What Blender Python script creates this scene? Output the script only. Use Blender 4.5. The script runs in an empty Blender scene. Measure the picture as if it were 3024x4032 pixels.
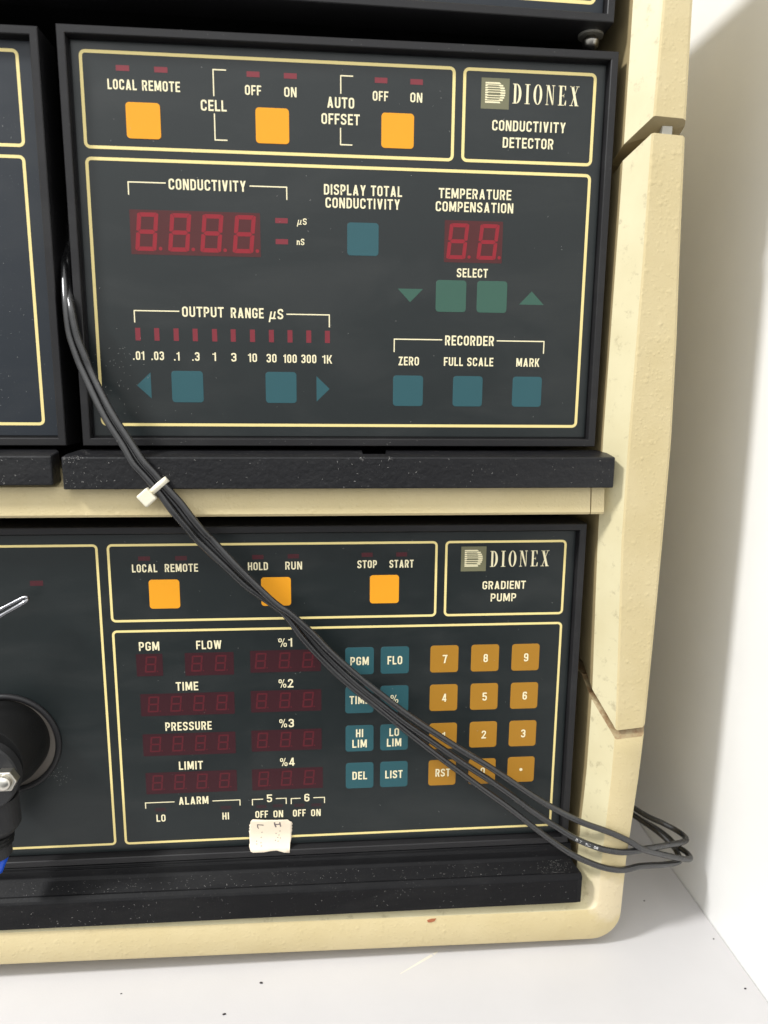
import bpy, bmesh, math, random
from mathutils import Vector, Matrix

# ------------------------------------------------------------------ camera, light, exposure
S = bpy.context.scene
C = S.collection
Z0 = 264.0                                   # the counter lies 264 mm below the camera; build in mm, counter = z 0


def V(x, y, z):
    return Vector((x / 1000.0, y / 1000.0, (z + Z0) / 1000.0))


cam_d = bpy.data.cameras.new('camera')
cam = bpy.data.objects.new('camera', cam_d)
C.objects.link(cam)
right = Vector((0.9963924594463069, -0.08437269372745529, 0.009127722153557522))
down = Vector((-0.006070330191029812, -0.17813807370760865, -0.9839867772420087))
fwd = Vector((0.08464760982987878, 0.9803815967514463, -0.17800760349258396))
rot = Matrix((right, -down, -fwd)).transposed().to_4x4()
cam.matrix_world = Matrix.Translation(V(0, -300, 0)) @ rot
cam_d.sensor_width = 36.0
cam_d.lens = 36.0 * 2800 / 4032
cam_d.clip_start = 0.01
cam_d.clip_end = 50
cam_d.dof.use_dof = True
cam_d.dof.focus_distance = 0.305
cam_d.dof.aperture_fstop = 10.0
S.camera = cam

w = bpy.data.worlds.new('World')
S.world = w
w.use_nodes = True
nt = w.node_tree
bgn = nt.nodes['Background']
tcw = nt.nodes.new('ShaderNodeTexCoord')


def lobe(direction, power, col, prev):
    """soft ambient light from a given direction"""
    dt = nt.nodes.new('ShaderNodeVectorMath')
    dt.operation = 'DOT_PRODUCT'
    nt.links.new(tcw.outputs['Generated'], dt.inputs[0])
    dt.inputs[1].default_value = Vector(direction).normalized()
    mx = nt.nodes.new('ShaderNodeMath')
    mx.operation = 'MAXIMUM'
    nt.links.new(dt.outputs['Value'], mx.inputs[0])
    mx.inputs[1].default_value = 0.0
    pw = nt.nodes.new('ShaderNodeMath')
    pw.operation = 'POWER'
    nt.links.new(mx.outputs[0], pw.inputs[0])
    pw.inputs[1].default_value = power
    sc_ = nt.nodes.new('ShaderNodeVectorMath')
    sc_.operation = 'SCALE'
    sc_.inputs[0].default_value = col
    nt.links.new(pw.outputs[0], sc_.inputs['Scale'])
    ad = nt.nodes.new('ShaderNodeVectorMath')
    ad.operation = 'ADD'
    ad.inputs[0].default_value = prev if not isinstance(prev, bpy.types.NodeSocket) else (0, 0, 0)
    if isinstance(prev, bpy.types.NodeSocket):
        nt.links.new(prev, ad.inputs[0])
    nt.links.new(sc_.outputs[0], ad.inputs[1])
    return ad.outputs[0]


room = lobe((0.05, -0.68, 0.73), 4.0, (1.66, 1.66, 1.65), (0.085, 0.088, 0.094))
room = lobe((0.0, -0.25, 1.0), 1.0, (0.62, 0.63, 0.62), room)
room = lobe((-0.85, -0.50, 0.15), 2.0, (0.76, 0.77, 0.75), room)  # fill from the left, added to brighten the wall's shadow and the chamfer
nt.links.new(room, bgn.inputs['Color'])
bgn.inputs['Strength'].default_value = 1.0

lampd = bpy.data.lights.new('ceiling_lamp', 'AREA')
lampd.shape = 'DISK'
lampd.size = 0.25
lampd.energy = 43.5
lampd.color = (1.0, 0.995, 0.985)
lamp = bpy.data.objects.new('ceiling_lamp', lampd)
C.objects.link(lamp)
Ldir = Vector((1.0, 0.40, -1.0)).normalized()
lamp.location = V(40, 0, -50) - Ldir * 2.0
lamp.rotation_euler = Ldir.to_track_quat('-Z', 'Y').to_euler()

S.view_settings.view_transform = 'Standard'
S.view_settings.look = 'None'
S.view_settings.exposure = 0.0
S.view_settings.gamma = 1.0
S.render.engine = 'CYCLES'
S.cycles.max_bounces = 8
S.cycles.use_denoising = True

rng = random.Random(7)

# ------------------------------------------------------------------ materials


def new_mat(name):
    m = bpy.data.materials.new(name)
    m.use_nodes = True
    return m, m.node_tree.nodes, m.node_tree.links, m.node_tree.nodes['Principled BSDF']


def simple(name, col, rough=0.5, metal=0.0, spec=0.5, bump=0.0, bscale=2000.0, var=0.0):
    m, n, l, b = new_mat(name)
    b.inputs['Base Color'].default_value = (*col, 1)
    b.inputs['Roughness'].default_value = rough
    b.inputs['Metallic'].default_value = metal
    b.inputs['Specular IOR Level'].default_value = spec
    tc = n.new('ShaderNodeTexCoord')
    if var > 0:
        nz = n.new('ShaderNodeTexNoise')
        nz.inputs['Scale'].default_value = 60
        nz.inputs['Detail'].default_value = 5
        l.new(tc.outputs['Object'], nz.inputs['Vector'])
        mx = n.new('ShaderNodeMix')
        mx.data_type = 'RGBA'
        mx.inputs['A'].default_value = (*[c * (1 - var) for c in col], 1)
        mx.inputs['B'].default_value = (*[min(1, c * (1 + var)) for c in col], 1)
        l.new(nz.outputs['Fac'], mx.inputs['Factor'])
        l.new(mx.outputs['Result'], b.inputs['Base Color'])
    if bump > 0:
        nz = n.new('ShaderNodeTexNoise')
        nz.inputs['Scale'].default_value = bscale
        nz.inputs['Detail'].default_value = 3
        l.new(tc.outputs['Object'], nz.inputs['Vector'])
        bp = n.new('ShaderNodeBump')
        bp.inputs['Strength'].default_value = bump
        bp.inputs['Distance'].default_value = 0.0002
        l.new(nz.outputs['Fac'], bp.inputs['Height'])
        l.new(bp.outputs[0], b.inputs['Normal'])
    return m


def ramp(n, l, src, p0, p1, c0=(0, 0, 0, 1), c1=(1, 1, 1, 1)):
    r = n.new('ShaderNodeValToRGB')
    r.color_ramp.elements[0].position = p0
    r.color_ramp.elements[1].position = p1
    r.color_ramp.elements[0].color = c0
    r.color_ramp.elements[1].color = c1
    l.new(src, r.inputs[0])
    return r


def world_coord(n, l):
    g = n.new('ShaderNodeNewGeometry')
    return g.outputs['Position']


def beige(name, blister, dirt):
    """moulded beige plastic: blisters in the outer paint, grime in the inner faces"""
    m, n, l, b = new_mat(name)
    pos = world_coord(n, l)
    base = n.new('ShaderNodeMix')
    base.data_type = 'RGBA'
    nz = n.new('ShaderNodeTexNoise')
    nz.inputs['Scale'].default_value = 45
    nz.inputs['Detail'].default_value = 6
    l.new(pos, nz.inputs['Vector'])
    rr = ramp(n, l, nz.outputs['Fac'], 0.3, 0.7)
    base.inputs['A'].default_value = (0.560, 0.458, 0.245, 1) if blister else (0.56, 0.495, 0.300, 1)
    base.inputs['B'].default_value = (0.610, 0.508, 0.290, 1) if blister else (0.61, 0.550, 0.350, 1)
    l.new(rr.outputs[0], base.inputs['Factor'])
    # rubbed, paler patch of paint round the bottom corner
    sub = n.new('ShaderNodeVectorMath')
    sub.operation = 'DISTANCE'
    l.new(pos, sub.inputs[0])
    sub.inputs[1].default_value = V(134, -13, -238)
    wob = n.new('ShaderNodeTexNoise')
    wob.inputs['Scale'].default_value = 140
    l.new(pos, wob.inputs['Vector'])
    mad = n.new('ShaderNodeMath')
    mad.operation = 'MULTIPLY_ADD'
    l.new(wob.outputs['Fac'], mad.inputs[0])
    mad.inputs[1].default_value = 0.012
    l.new(sub.outputs['Value'], mad.inputs[2])
    pr = ramp(n, l, mad.outputs[0], 0.0170, 0.0185, (0.75, 0.55, 0.55, 1), (0, 0, 0, 1))
    pale = n.new('ShaderNodeMix')
    pale.data_type = 'RGBA'
    l.new(pr.outputs[0], pale.inputs['Factor'])
    l.new(base.outputs['Result'], pale.inputs['A'])
    pale.inputs['B'].default_value = (0.66, 0.565, 0.40, 1)
    # grime
    g = n.new('ShaderNodeTexNoise')
    g.inputs['Scale'].default_value = 190 if dirt > 0.2 else 260
    g.inputs['Detail'].default_value = 8
    g.inputs['Roughness'].default_value = 0.7
    l.new(pos, g.inputs['Vector'])
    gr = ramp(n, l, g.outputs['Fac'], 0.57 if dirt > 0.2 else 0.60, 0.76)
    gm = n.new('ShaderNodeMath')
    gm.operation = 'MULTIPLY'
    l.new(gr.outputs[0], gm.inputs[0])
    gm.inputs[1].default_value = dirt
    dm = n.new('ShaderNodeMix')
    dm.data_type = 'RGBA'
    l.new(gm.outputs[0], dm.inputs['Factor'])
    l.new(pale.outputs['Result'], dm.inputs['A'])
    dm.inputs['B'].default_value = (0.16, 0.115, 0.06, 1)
    l.new(dm.outputs['Result'], b.inputs['Base Color'])
    b.inputs['Roughness'].default_value = 0.48
    # relief
    fine = n.new('ShaderNodeTexNoise')
    fine.inputs['Scale'].default_value = 1500
    fine.inputs['Detail'].default_value = 3
    l.new(pos, fine.inputs['Vector'])
    bp = n.new('ShaderNodeBump')
    bp.inputs['Strength'].default_value = 0.16
    bp.inputs['Distance'].default_value = 0.00012
    l.new(fine.outputs['Fac'], bp.inputs['Height'])
    last = bp
    if blister:
        for sc, thr, dist, sel in ((270, 0.40, 0.00055, 0.45), (560, 0.50, 0.00036, 0.30), (1100, 0.55, 0.00018, 0.20)):
            vo = n.new('ShaderNodeTexVoronoi')
            vo.inputs['Scale'].default_value = sc
            l.new(pos, vo.inputs['Vector'])
            dome = ramp(n, l, vo.outputs['Distance'], 0.02, thr, (1, 1, 1, 1), (0, 0, 0, 1))
            dome.color_ramp.interpolation = 'EASE'
            sp = n.new('ShaderNodeSeparateColor')
            l.new(vo.outputs['Color'], sp.inputs[0])
            pick = ramp(n, l, sp.outputs[0], sel, sel + 0.25)
            mu = n.new('ShaderNodeMath')
            mu.operation = 'MULTIPLY'
            l.new(dome.outputs[0], mu.inputs[0])
            l.new(pick.outputs[0], mu.inputs[1])
            b2 = n.new('ShaderNodeBump')
            b2.inputs['Strength'].default_value = 0.24
            b2.inputs['Distance'].default_value = dist
            l.new(mu.outputs[0], b2.inputs['Height'])
            l.new(last.outputs[0], b2.inputs['Normal'])
            last = b2
    l.new(last.outputs[0], b.inputs['Normal'])
    return m


def black_plastic(name, col, rough, grain, speck, scale=900, spec=0.35, haze=0.12):
    m, n, l, b = new_mat(name)
    b.inputs['Specular IOR Level'].default_value = spec
    pos = world_coord(n, l)
    vo = n.new('ShaderNodeTexNoise')
    vo.inputs['Scale'].default_value = 1400
    vo.inputs['Detail'].default_value = 2
    l.new(pos, vo.inputs['Vector'])
    big = n.new('ShaderNodeTexNoise')
    big.inputs['Scale'].default_value = 90
    big.inputs['Detail'].default_value = 6
    big.inputs['Roughness'].default_value = 0.65
    l.new(pos, big.inputs['Vector'])
    br = ramp(n, l, big.outputs['Fac'], 0.42, 0.80)
    sr = ramp(n, l, vo.outputs['Fac'], 0.66, 0.76)
    mu = n.new('ShaderNodeMath')
    mu.operation = 'MULTIPLY'
    l.new(br.outputs[0], mu.inputs[0])
    l.new(sr.outputs[0], mu.inputs[1])
    mu2 = n.new('ShaderNodeMath')
    mu2.operation = 'MULTIPLY'
    l.new(mu.outputs[0], mu2.inputs[0])
    mu2.inputs[1].default_value = speck
    mx = n.new('ShaderNodeMix')
    mx.data_type = 'RGBA'
    l.new(mu2.outputs[0], mx.inputs['Factor'])
    mx.inputs['A'].default_value = (*col, 1)
    mx.inputs['B'].default_value = (0.45, 0.44, 0.42, 1)
    hz_in = mx.outputs['Result']
    rm = n.new('ShaderNodeMapRange')
    mp_ = n.new('ShaderNodeMapping')
    mp_.inputs['Scale'].default_value = (16, 16, 42)
    mp_.inputs['Rotation'].default_value = (0, 0.12, 0)
    l.new(pos, mp_.inputs['Vector'])
    wipe = n.new('ShaderNodeTexNoise')
    wipe.inputs['Scale'].default_value = 1.0
    wipe.inputs['Detail'].default_value = 7
    wipe.inputs['Roughness'].default_value = 0.6
    wipe.inputs['Distortion'].default_value = 0.6
    l.new(mp_.outputs[0], wipe.inputs['Vector'])
    avg = n.new('ShaderNodeMath')
    avg.operation = 'MULTIPLY_ADD'
    l.new(wipe.outputs['Fac'], avg.inputs[0])
    avg.inputs[1].default_value = 1.6
    sb = n.new('ShaderNodeMath')
    sb.operation = 'SUBTRACT'
    l.new(big.outputs['Fac'], sb.inputs[0])
    sb.inputs[1].default_value = 0.8
    l.new(sb.outputs[0], avg.inputs[2])
    l.new(avg.outputs[0], rm.inputs['Value'])
    hr = ramp(n, l, wipe.outputs['Fac'], 0.48, 0.72, (0, 0, 0, 1), (haze, haze, haze, 1))
    hm_ = n.new('ShaderNodeMix')
    hm_.data_type = 'RGBA'
    l.new(hr.outputs[0], hm_.inputs['Factor'])
    l.new(hz_in, hm_.inputs['A'])
    hm_.inputs['B'].default_value = (0.075, 0.075, 0.072, 1)
    l.new(hm_.outputs['Result'], b.inputs['Base Color'])
    rm.inputs['To Min'].default_value = rough - 0.08
    rm.inputs['To Max'].default_value = rough + 0.12
    l.new(rm.outputs[0], b.inputs['Roughness'])
    if grain > 0:
        nz = n.new('ShaderNodeTexNoise')
        nz.inputs['Scale'].default_value = scale
        nz.inputs['Detail'].default_value = 4
        l.new(pos, nz.inputs['Vector'])
        bp = n.new('ShaderNodeBump')
        bp.inputs['Strength'].default_value = grain
        bp.inputs['Distance'].default_value = 0.0003
        l.new(nz.outputs['Fac'], bp.inputs['Height'])
        l.new(bp.outputs[0], b.inputs['Normal'])
    return m


M = {}
M['beige'] = beige('beige_paint', True, 0.10)
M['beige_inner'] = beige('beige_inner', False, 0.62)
M['recess'] = simple('shaded_grimy_recess', (0.300, 0.235, 0.120), 0.6, var=0.35)  # darker base paints in the shade of the inner walls; mottling is grime
M['rust_shade'] = beige('shaded_rusty_edge', False, 0.95)
for nd in M['rust_shade'].node_tree.nodes:
    if nd.type == 'VALTORGB' and abs(nd.color_ramp.elements[0].position - 0.57) < 0.01:
        nd.color_ramp.elements[0].position = 0.44
        nd.color_ramp.elements[1].position = 0.66
    if nd.type == 'MIX' and abs(nd.inputs['B'].default_value[0] - 0.16) < 0.001:
        nd.inputs['B'].default_value = (0.20, 0.088, 0.028, 1)
    if nd.type == 'MIX' and abs(nd.inputs['A'].default_value[0] - 0.56) < 0.001:
        nd.inputs['A'].default_value = (0.30, 0.225, 0.115, 1)  # base darkened to paint in the joint's shade, under the rusty grime
        nd.inputs['B'].default_value = (0.44, 0.35, 0.20, 1)
M['panel'] = black_plastic('panel_film', (0.0070, 0.0112, 0.0118), 0.36, 0.10, 0.12, 2600, 0.5, haze=0.13)
M['panel_dusty'] = black_plastic('dusty_panel_film', (0.0100, 0.0150, 0.0220), 0.44, 0.15, 0.40, 2600, 0.4, haze=0.10)
M['bezel'] = black_plastic('bezel_plastic', (0.0165, 0.0160, 0.0172), 0.36, 0.06, 0.20, spec=0.28)
M['ledge'] = black_plastic('ledge_plastic', (0.0095, 0.0095, 0.0110), 0.42, 1.0, 0.35, 420, 0.32)
M['tray'] = black_plastic('tray_plastic', (0.0060, 0.0060, 0.0068), 0.46, 0.22, 0.22, 900, 0.14)
M['inside'] = simple('dark_metal_body', (0.010, 0.010, 0.010), 0.6)
M['line'] = simple('yellow_ink', (0.83, 0.68, 0.285), 0.5, var=0.05)
M['cream'] = simple('cream_ink', (0.84, 0.76, 0.50), 0.5)
M['orange'] = simple('orange_ink', (0.80, 0.335, 0.018), 0.42, spec=0.25, bump=0.10, var=0.03)
M['amber'] = simple('amber_ink', (0.375, 0.180, 0.018), 0.42, spec=0.3, bump=0.10, var=0.03)
M['teal'] = simple('teal_ink', (0.021, 0.086, 0.102), 0.42, spec=0.4, bump=0.10, var=0.05)
M['green'] = simple('green_ink', (0.030, 0.094, 0.066), 0.42, bump=0.10, var=0.05)
M['led'] = simple('led_red', (0.185, 0.013, 0.024), 0.4, var=0.08)
M['led_dim'] = simple('led_dim_red', (0.060, 0.006, 0.011), 0.4, var=0.2)
M['led_faint'] = simple('led_faint_red', (0.024, 0.006, 0.009), 0.4, var=0.2)
M['window'] = simple('red_window', (0.072, 0.0135, 0.0145), 0.42, spec=0.35, var=0.12)
M['segment'] = simple('segment_red', (0.25, 0.011, 0.021), 0.42, spec=0.35, var=0.06)
M['window_dim'] = simple('dark_red_window', (0.036, 0.0060, 0.010), 0.42, spec=0.35, var=0.15)
M['segment_dim'] = simple('dark_segment_red', (0.088, 0.009, 0.015), 0.42, spec=0.35, var=0.15)
M['tile'] = simple('olive_ink', (0.155, 0.150, 0.083), 0.45, var=0.08)
M['cable'] = black_plastic('cable_rubber', (0.015, 0.015, 0.016), 0.25, 0.08, 0.30, spec=0.8)
M['nylon'] = simple('white_nylon', (0.80, 0.75, 0.60), 0.4, var=0.05)
M['tape'] = simple('masking_tape_paper', (0.78, 0.67, 0.52), 0.8, bump=0.2, bscale=1500, var=0.10)
M['pencil'] = simple('faded_ink', (0.16, 0.13, 0.13), 0.8, var=0.4)
M['steel'] = simple('steel', (0.72, 0.69, 0.62), 0.30, metal=1.0, bump=0.08)
M['plate'] = simple('brushed_plate', (0.22, 0.195, 0.17), 0.42, metal=0.6, bump=0.2, bscale=700)
M['wire'] = simple('polished_wire', (0.36, 0.36, 0.38), 0.20, metal=1.0)
M['head'] = black_plastic('pump_head_plastic', (0.0075, 0.0075, 0.0075), 0.46, 0.30, 0.15, 700, spec=0.22)
M['head_grey'] = black_plastic('pump_plate_plastic', (0.026, 0.026, 0.027), 0.5, 0.10, 0.20, spec=0.25)
M['blue'] = simple('blue_plastic', (0.006, 0.085, 0.62), 0.35)
M['crumb'] = simple('crumb', (0.03, 0.025, 0.025), 0.8)
M['dust'] = simple('lint', (0.50, 0.485, 0.46), 0.9)
M['white_print'] = simple('white_print', (0.75, 0.75, 0.75), 0.6)


def white_paint(name, col, weave):
    m, n, l, b = new_mat(name)
    pos = world_coord(n, l)
    nz = n.new('ShaderNodeTexNoise')
    nz.inputs['Scale'].default_value = 16
    nz.inputs['Detail'].default_value = 7
    nz.inputs['Roughness'].default_value = 0.6
    l.new(pos, nz.inputs['Vector'])
    rr = ramp(n, l, nz.outputs['Fac'], 0.3, 0.75, (*[c * 0.94 for c in col], 1), (*col, 1))
    st = n.new('ShaderNodeTexNoise')
    st.inputs['Scale'].default_value = 55
    st.inputs['Detail'].default_value = 8
    st.inputs['Roughness'].default_value = 0.75
    l.new(pos, st.inputs['Vector'])
    sr = ramp(n, l, st.outputs['Fac'], 0.70, 0.80, (0, 0, 0, 1), (0.35, 0.35, 0.35, 1))
    mx = n.new('ShaderNodeMix')
    mx.data_type = 'RGBA'
    l.new(sr.outputs[0], mx.inputs['Factor'])
    l.new(rr.outputs[0], mx.inputs['A'])
    mx.inputs['B'].default_value = (0.33, 0.29, 0.25, 1)
    l.new(mx.outputs['Result'], b.inputs['Base Color'])
    b.inputs['Roughness'].default_value = 0.45
    b.inputs['Specular IOR Level'].default_value = 0.35
    f = n.new('ShaderNodeTexNoise')
    f.inputs['Scale'].default_value = weave
    f.inputs['Detail'].default_value = 2
    l.new(pos, f.inputs['Vector'])
    bp = n.new('ShaderNodeBump')
    bp.inputs['Strength'].default_value = 0.15
    bp.inputs['Distance'].default_value = 0.0002
    l.new(f.outputs['Fac'], bp.inputs['Height'])
    l.new(bp.outputs[0], b.inputs['Normal'])
    return m


M['counter'] = white_paint('counter_laminate', (0.55, 0.536, 0.536), 900)
M['wall'] = white_paint('wall_paint', (0.84, 0.838, 0.825), 1300)

# ------------------------------------------------------------------ object helpers
ORG = {}


def root(name, label, cat, at, group=None):
    o = bpy.data.objects.new(name, None)
    C.objects.link(o)
    o.empty_display_size = 0.01
    o.location = V(*at)
    ORG[o.name] = V(*at)
    o['label'] = label
    o['category'] = cat
    if group:
        o['group'] = group
    return o


def obj(name, bm, mat, parent=None, label=None, cat=None, kind=None, group=None, smooth=False, bevel=0.0, segs=2):
    """one mesh object; its bmesh is in mm, its origin goes to its own middle"""
    for v in bm.verts:
        v.co = V(*v.co)
    if bevel > 0:
        pass
    bmesh.ops.recalc_face_normals(bm, faces=bm.faces)
    lo = Vector((min(v.co[i] for v in bm.verts) for i in range(3)))
    hi = Vector((max(v.co[i] for v in bm.verts) for i in range(3)))
    c = (lo + hi) / 2
    for v in bm.verts:
        v.co -= c
    me = bpy.data.meshes.new(name)
    bm.to_mesh(me)
    bm.free()
    o = bpy.data.objects.new(name, me)
    C.objects.link(o)
    for mm in (mat if isinstance(mat, (list, tuple)) else [mat]):
        me.materials.append(mm)
    if smooth:
        for p in me.polygons:
            p.use_smooth = True
    if bevel > 0:
        b = o.modifiers.new('bevel', 'BEVEL')
        b.width = bevel / 1000.0
        b.segments = segs
        b.limit_method = 'ANGLE'
        b.angle_limit = math.radians(25)
    ORG[o.name] = c
    if parent is not None:
        o.parent = parent
        o.location = c - ORG[parent.name]
    else:
        o.location = c
    if label:
        o['label'] = label
    if cat:
        o['category'] = cat
    if kind:
        o['kind'] = kind
    if group:
        o['group'] = group
    return o


def box(x0, x1, y0, y1, z0, z1, bm=None):
    bm = bm or bmesh.new()
    vs = [bm.verts.new((x, y, z)) for x in (x0, x1) for y in (y0, y1) for z in (z0, z1)]
    for f in ((0, 1, 3, 2), (4, 6, 7, 5), (0, 4, 5, 1), (2, 3, 7, 6), (0, 2, 6, 4), (1, 5, 7, 3)):
        bm.faces.new([vs[i] for i in f])
    return bm


def ring_frame(x0, x1, z0, z1, prof, bm=None, fill_last=False):
    """rectangular frame lofted through (inset, Y) pairs"""
    bm = bm or bmesh.new()
    loops = []
    for ins, y in prof:
        loops.append([bm.verts.new(p) for p in ((x0 + ins, y, z0 + ins), (x1 - ins, y, z0 + ins), (x1 - ins, y, z1 - ins), (x0 + ins, y, z1 - ins))])
    for a, b in zip(loops, loops[1:]):
        for i in range(4):
            j = (i + 1) % 4
            bm.faces.new((a[i], a[j], b[j], b[i]))
    if fill_last:
        bm.faces.new(loops[-1])
    return bm


def rrect(x0, x1, z0, z1, r, n=6):
    pts = []
    for cx, cz, a0 in ((x1 - r, z1 - r, 0), (x0 + r, z1 - r, 90), (x0 + r, z0 + r, 180), (x1 - r, z0 + r, 270)):
        for i in range(n + 1):
            a = math.radians(a0 + 90 * i / n)
            pts.append((cx + r * math.cos(a), cz + r * math.sin(a)))
    return pts


def slab(pts, y_front, y_back, bm=None):
    """flat printed or raised patch: outline (x, z) with real thickness"""
    bm = bm or bmesh.new()
    f = [bm.verts.new((x, y_front, z)) for x, z in pts]
    b = [bm.verts.new((x, y_back, z)) for x, z in pts]
    bm.faces.new(f)
    bm.faces.new(b)
    n = len(pts)
    for i in range(n):
        j = (i + 1) % n
        bm.faces.new((f[i], f[j], b[j], b[i]))
    return bm


def rr_outline(x0, x1, z0, z1, r, t, yf, yb, bm=None):
    """rounded rectangle drawn as a line of width t"""
    bm = bm or bmesh.new()
    o = rrect(x0 - t / 2, x1 + t / 2, z0 - t / 2, z1 + t / 2, r + t / 2)
    i = rrect(x0 + t / 2, x1 - t / 2, z0 + t / 2, z1 - t / 2, max(r - t / 2, 0.2))
    n = len(o)
    of = [bm.verts.new((x, yf, z)) for x, z in o]
    jf = [bm.verts.new((x, yf, z)) for x, z in i]
    ob = [bm.verts.new((x, yb, z)) for x, z in o]
    jb = [bm.verts.new((x, yb, z)) for x, z in i]
    for k in range(n):
        m = (k + 1) % n
        bm.faces.new((of[k], of[m], jf[m], jf[k]))
        bm.faces.new((of[k], of[m], ob[m], ob[k]))
        bm.faces.new((jf[k], jf[m], jb[m], jb[k]))
    return bm


def lathe(prof, cx, cz, n=48, bm=None, axis='Y', cy=0.0):
    """prof: (radius, along); axis Y: turned about (cx, cz); axis Z: about (cx, cy)"""
    bm = bm or bmesh.new()
    loops = []
    for r, t in prof:
        lp = []
        for i in range(n):
            a = 2 * math.pi * i / n
            if axis == 'Y':
                lp.append(bm.verts.new((cx + r * math.cos(a), t, cz + r * math.sin(a))))
            else:
                lp.append(bm.verts.new((cx + r * math.cos(a), cy + r * math.sin(a), t)))
        loops.append(lp)
    for a, b in zip(loops, loops[1:]):
        for i in range(n):
            j = (i + 1) % n
            bm.faces.new((a[i], a[j], b[j], b[i]))
    if prof[0][0] > 0.01:
        bm.faces.new(loops[0])
    if prof[-1][0] > 0.01:
        bm.faces.new(loops[-1])
    return bm


def spline(pts, per=6):
    P = [Vector(p) for p in pts]
    out = []
    for i in range(len(P) - 1):
        p0 = P[max(i - 1, 0)]
        p1, p2 = P[i], P[i + 1]
        p3 = P[min(i + 2, len(P) - 1)]
        for k in range(per):
            t = k / per
            out.append(0.5 * ((2 * p1) + (p2 - p0) * t + (2 * p0 - 5 * p1 + 4 * p2 - p3) * t * t + (3 * p1 - p0 - 3 * p2 + p3) * t ** 3))
    out.append(P[-1])
    return out


def tube(path, r, n=14, bm=None, cap=True):
    bm = bm or bmesh.new()
    path = [Vector(p) for p in path]
    nrm = None
    loops = []
    for i, p in enumerate(path):
        t = (path[min(i + 1, len(path) - 1)] - path[max(i - 1, 0)]).normalized()
        if nrm is None:
            nrm = t.orthogonal().normalized()
        nrm = (nrm - t * nrm.dot(t)).normalized()
        b = t.cross(nrm)
        loops.append([bm.verts.new(p + (nrm * math.cos(2 * math.pi * k / n) + b * math.sin(2 * math.pi * k / n)) * r) for k in range(n)])
    for a, b in zip(loops, loops[1:]):
        for k in range(n):
            m = (k + 1) % n
            bm.faces.new((a[k], a[m], b[m], b[k]))
    if cap:
        bm.faces.new(loops[0])
        bm.faces.new(loops[-1])
    return bm


# ------------------------------------------------------------------ lettering: a condensed gothic drawn as strokes
TK = 0.160
a_ = TK / 2
TP, BT = 1 - a_, a_


def st(pts, rad=0.0, closed=False, t=TK):
    return ('s', pts, rad, closed, t)


def dg(x0, y0, x1, y1, t=0.175):
    return ('d', x0, y0, x1, y1, t)


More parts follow.
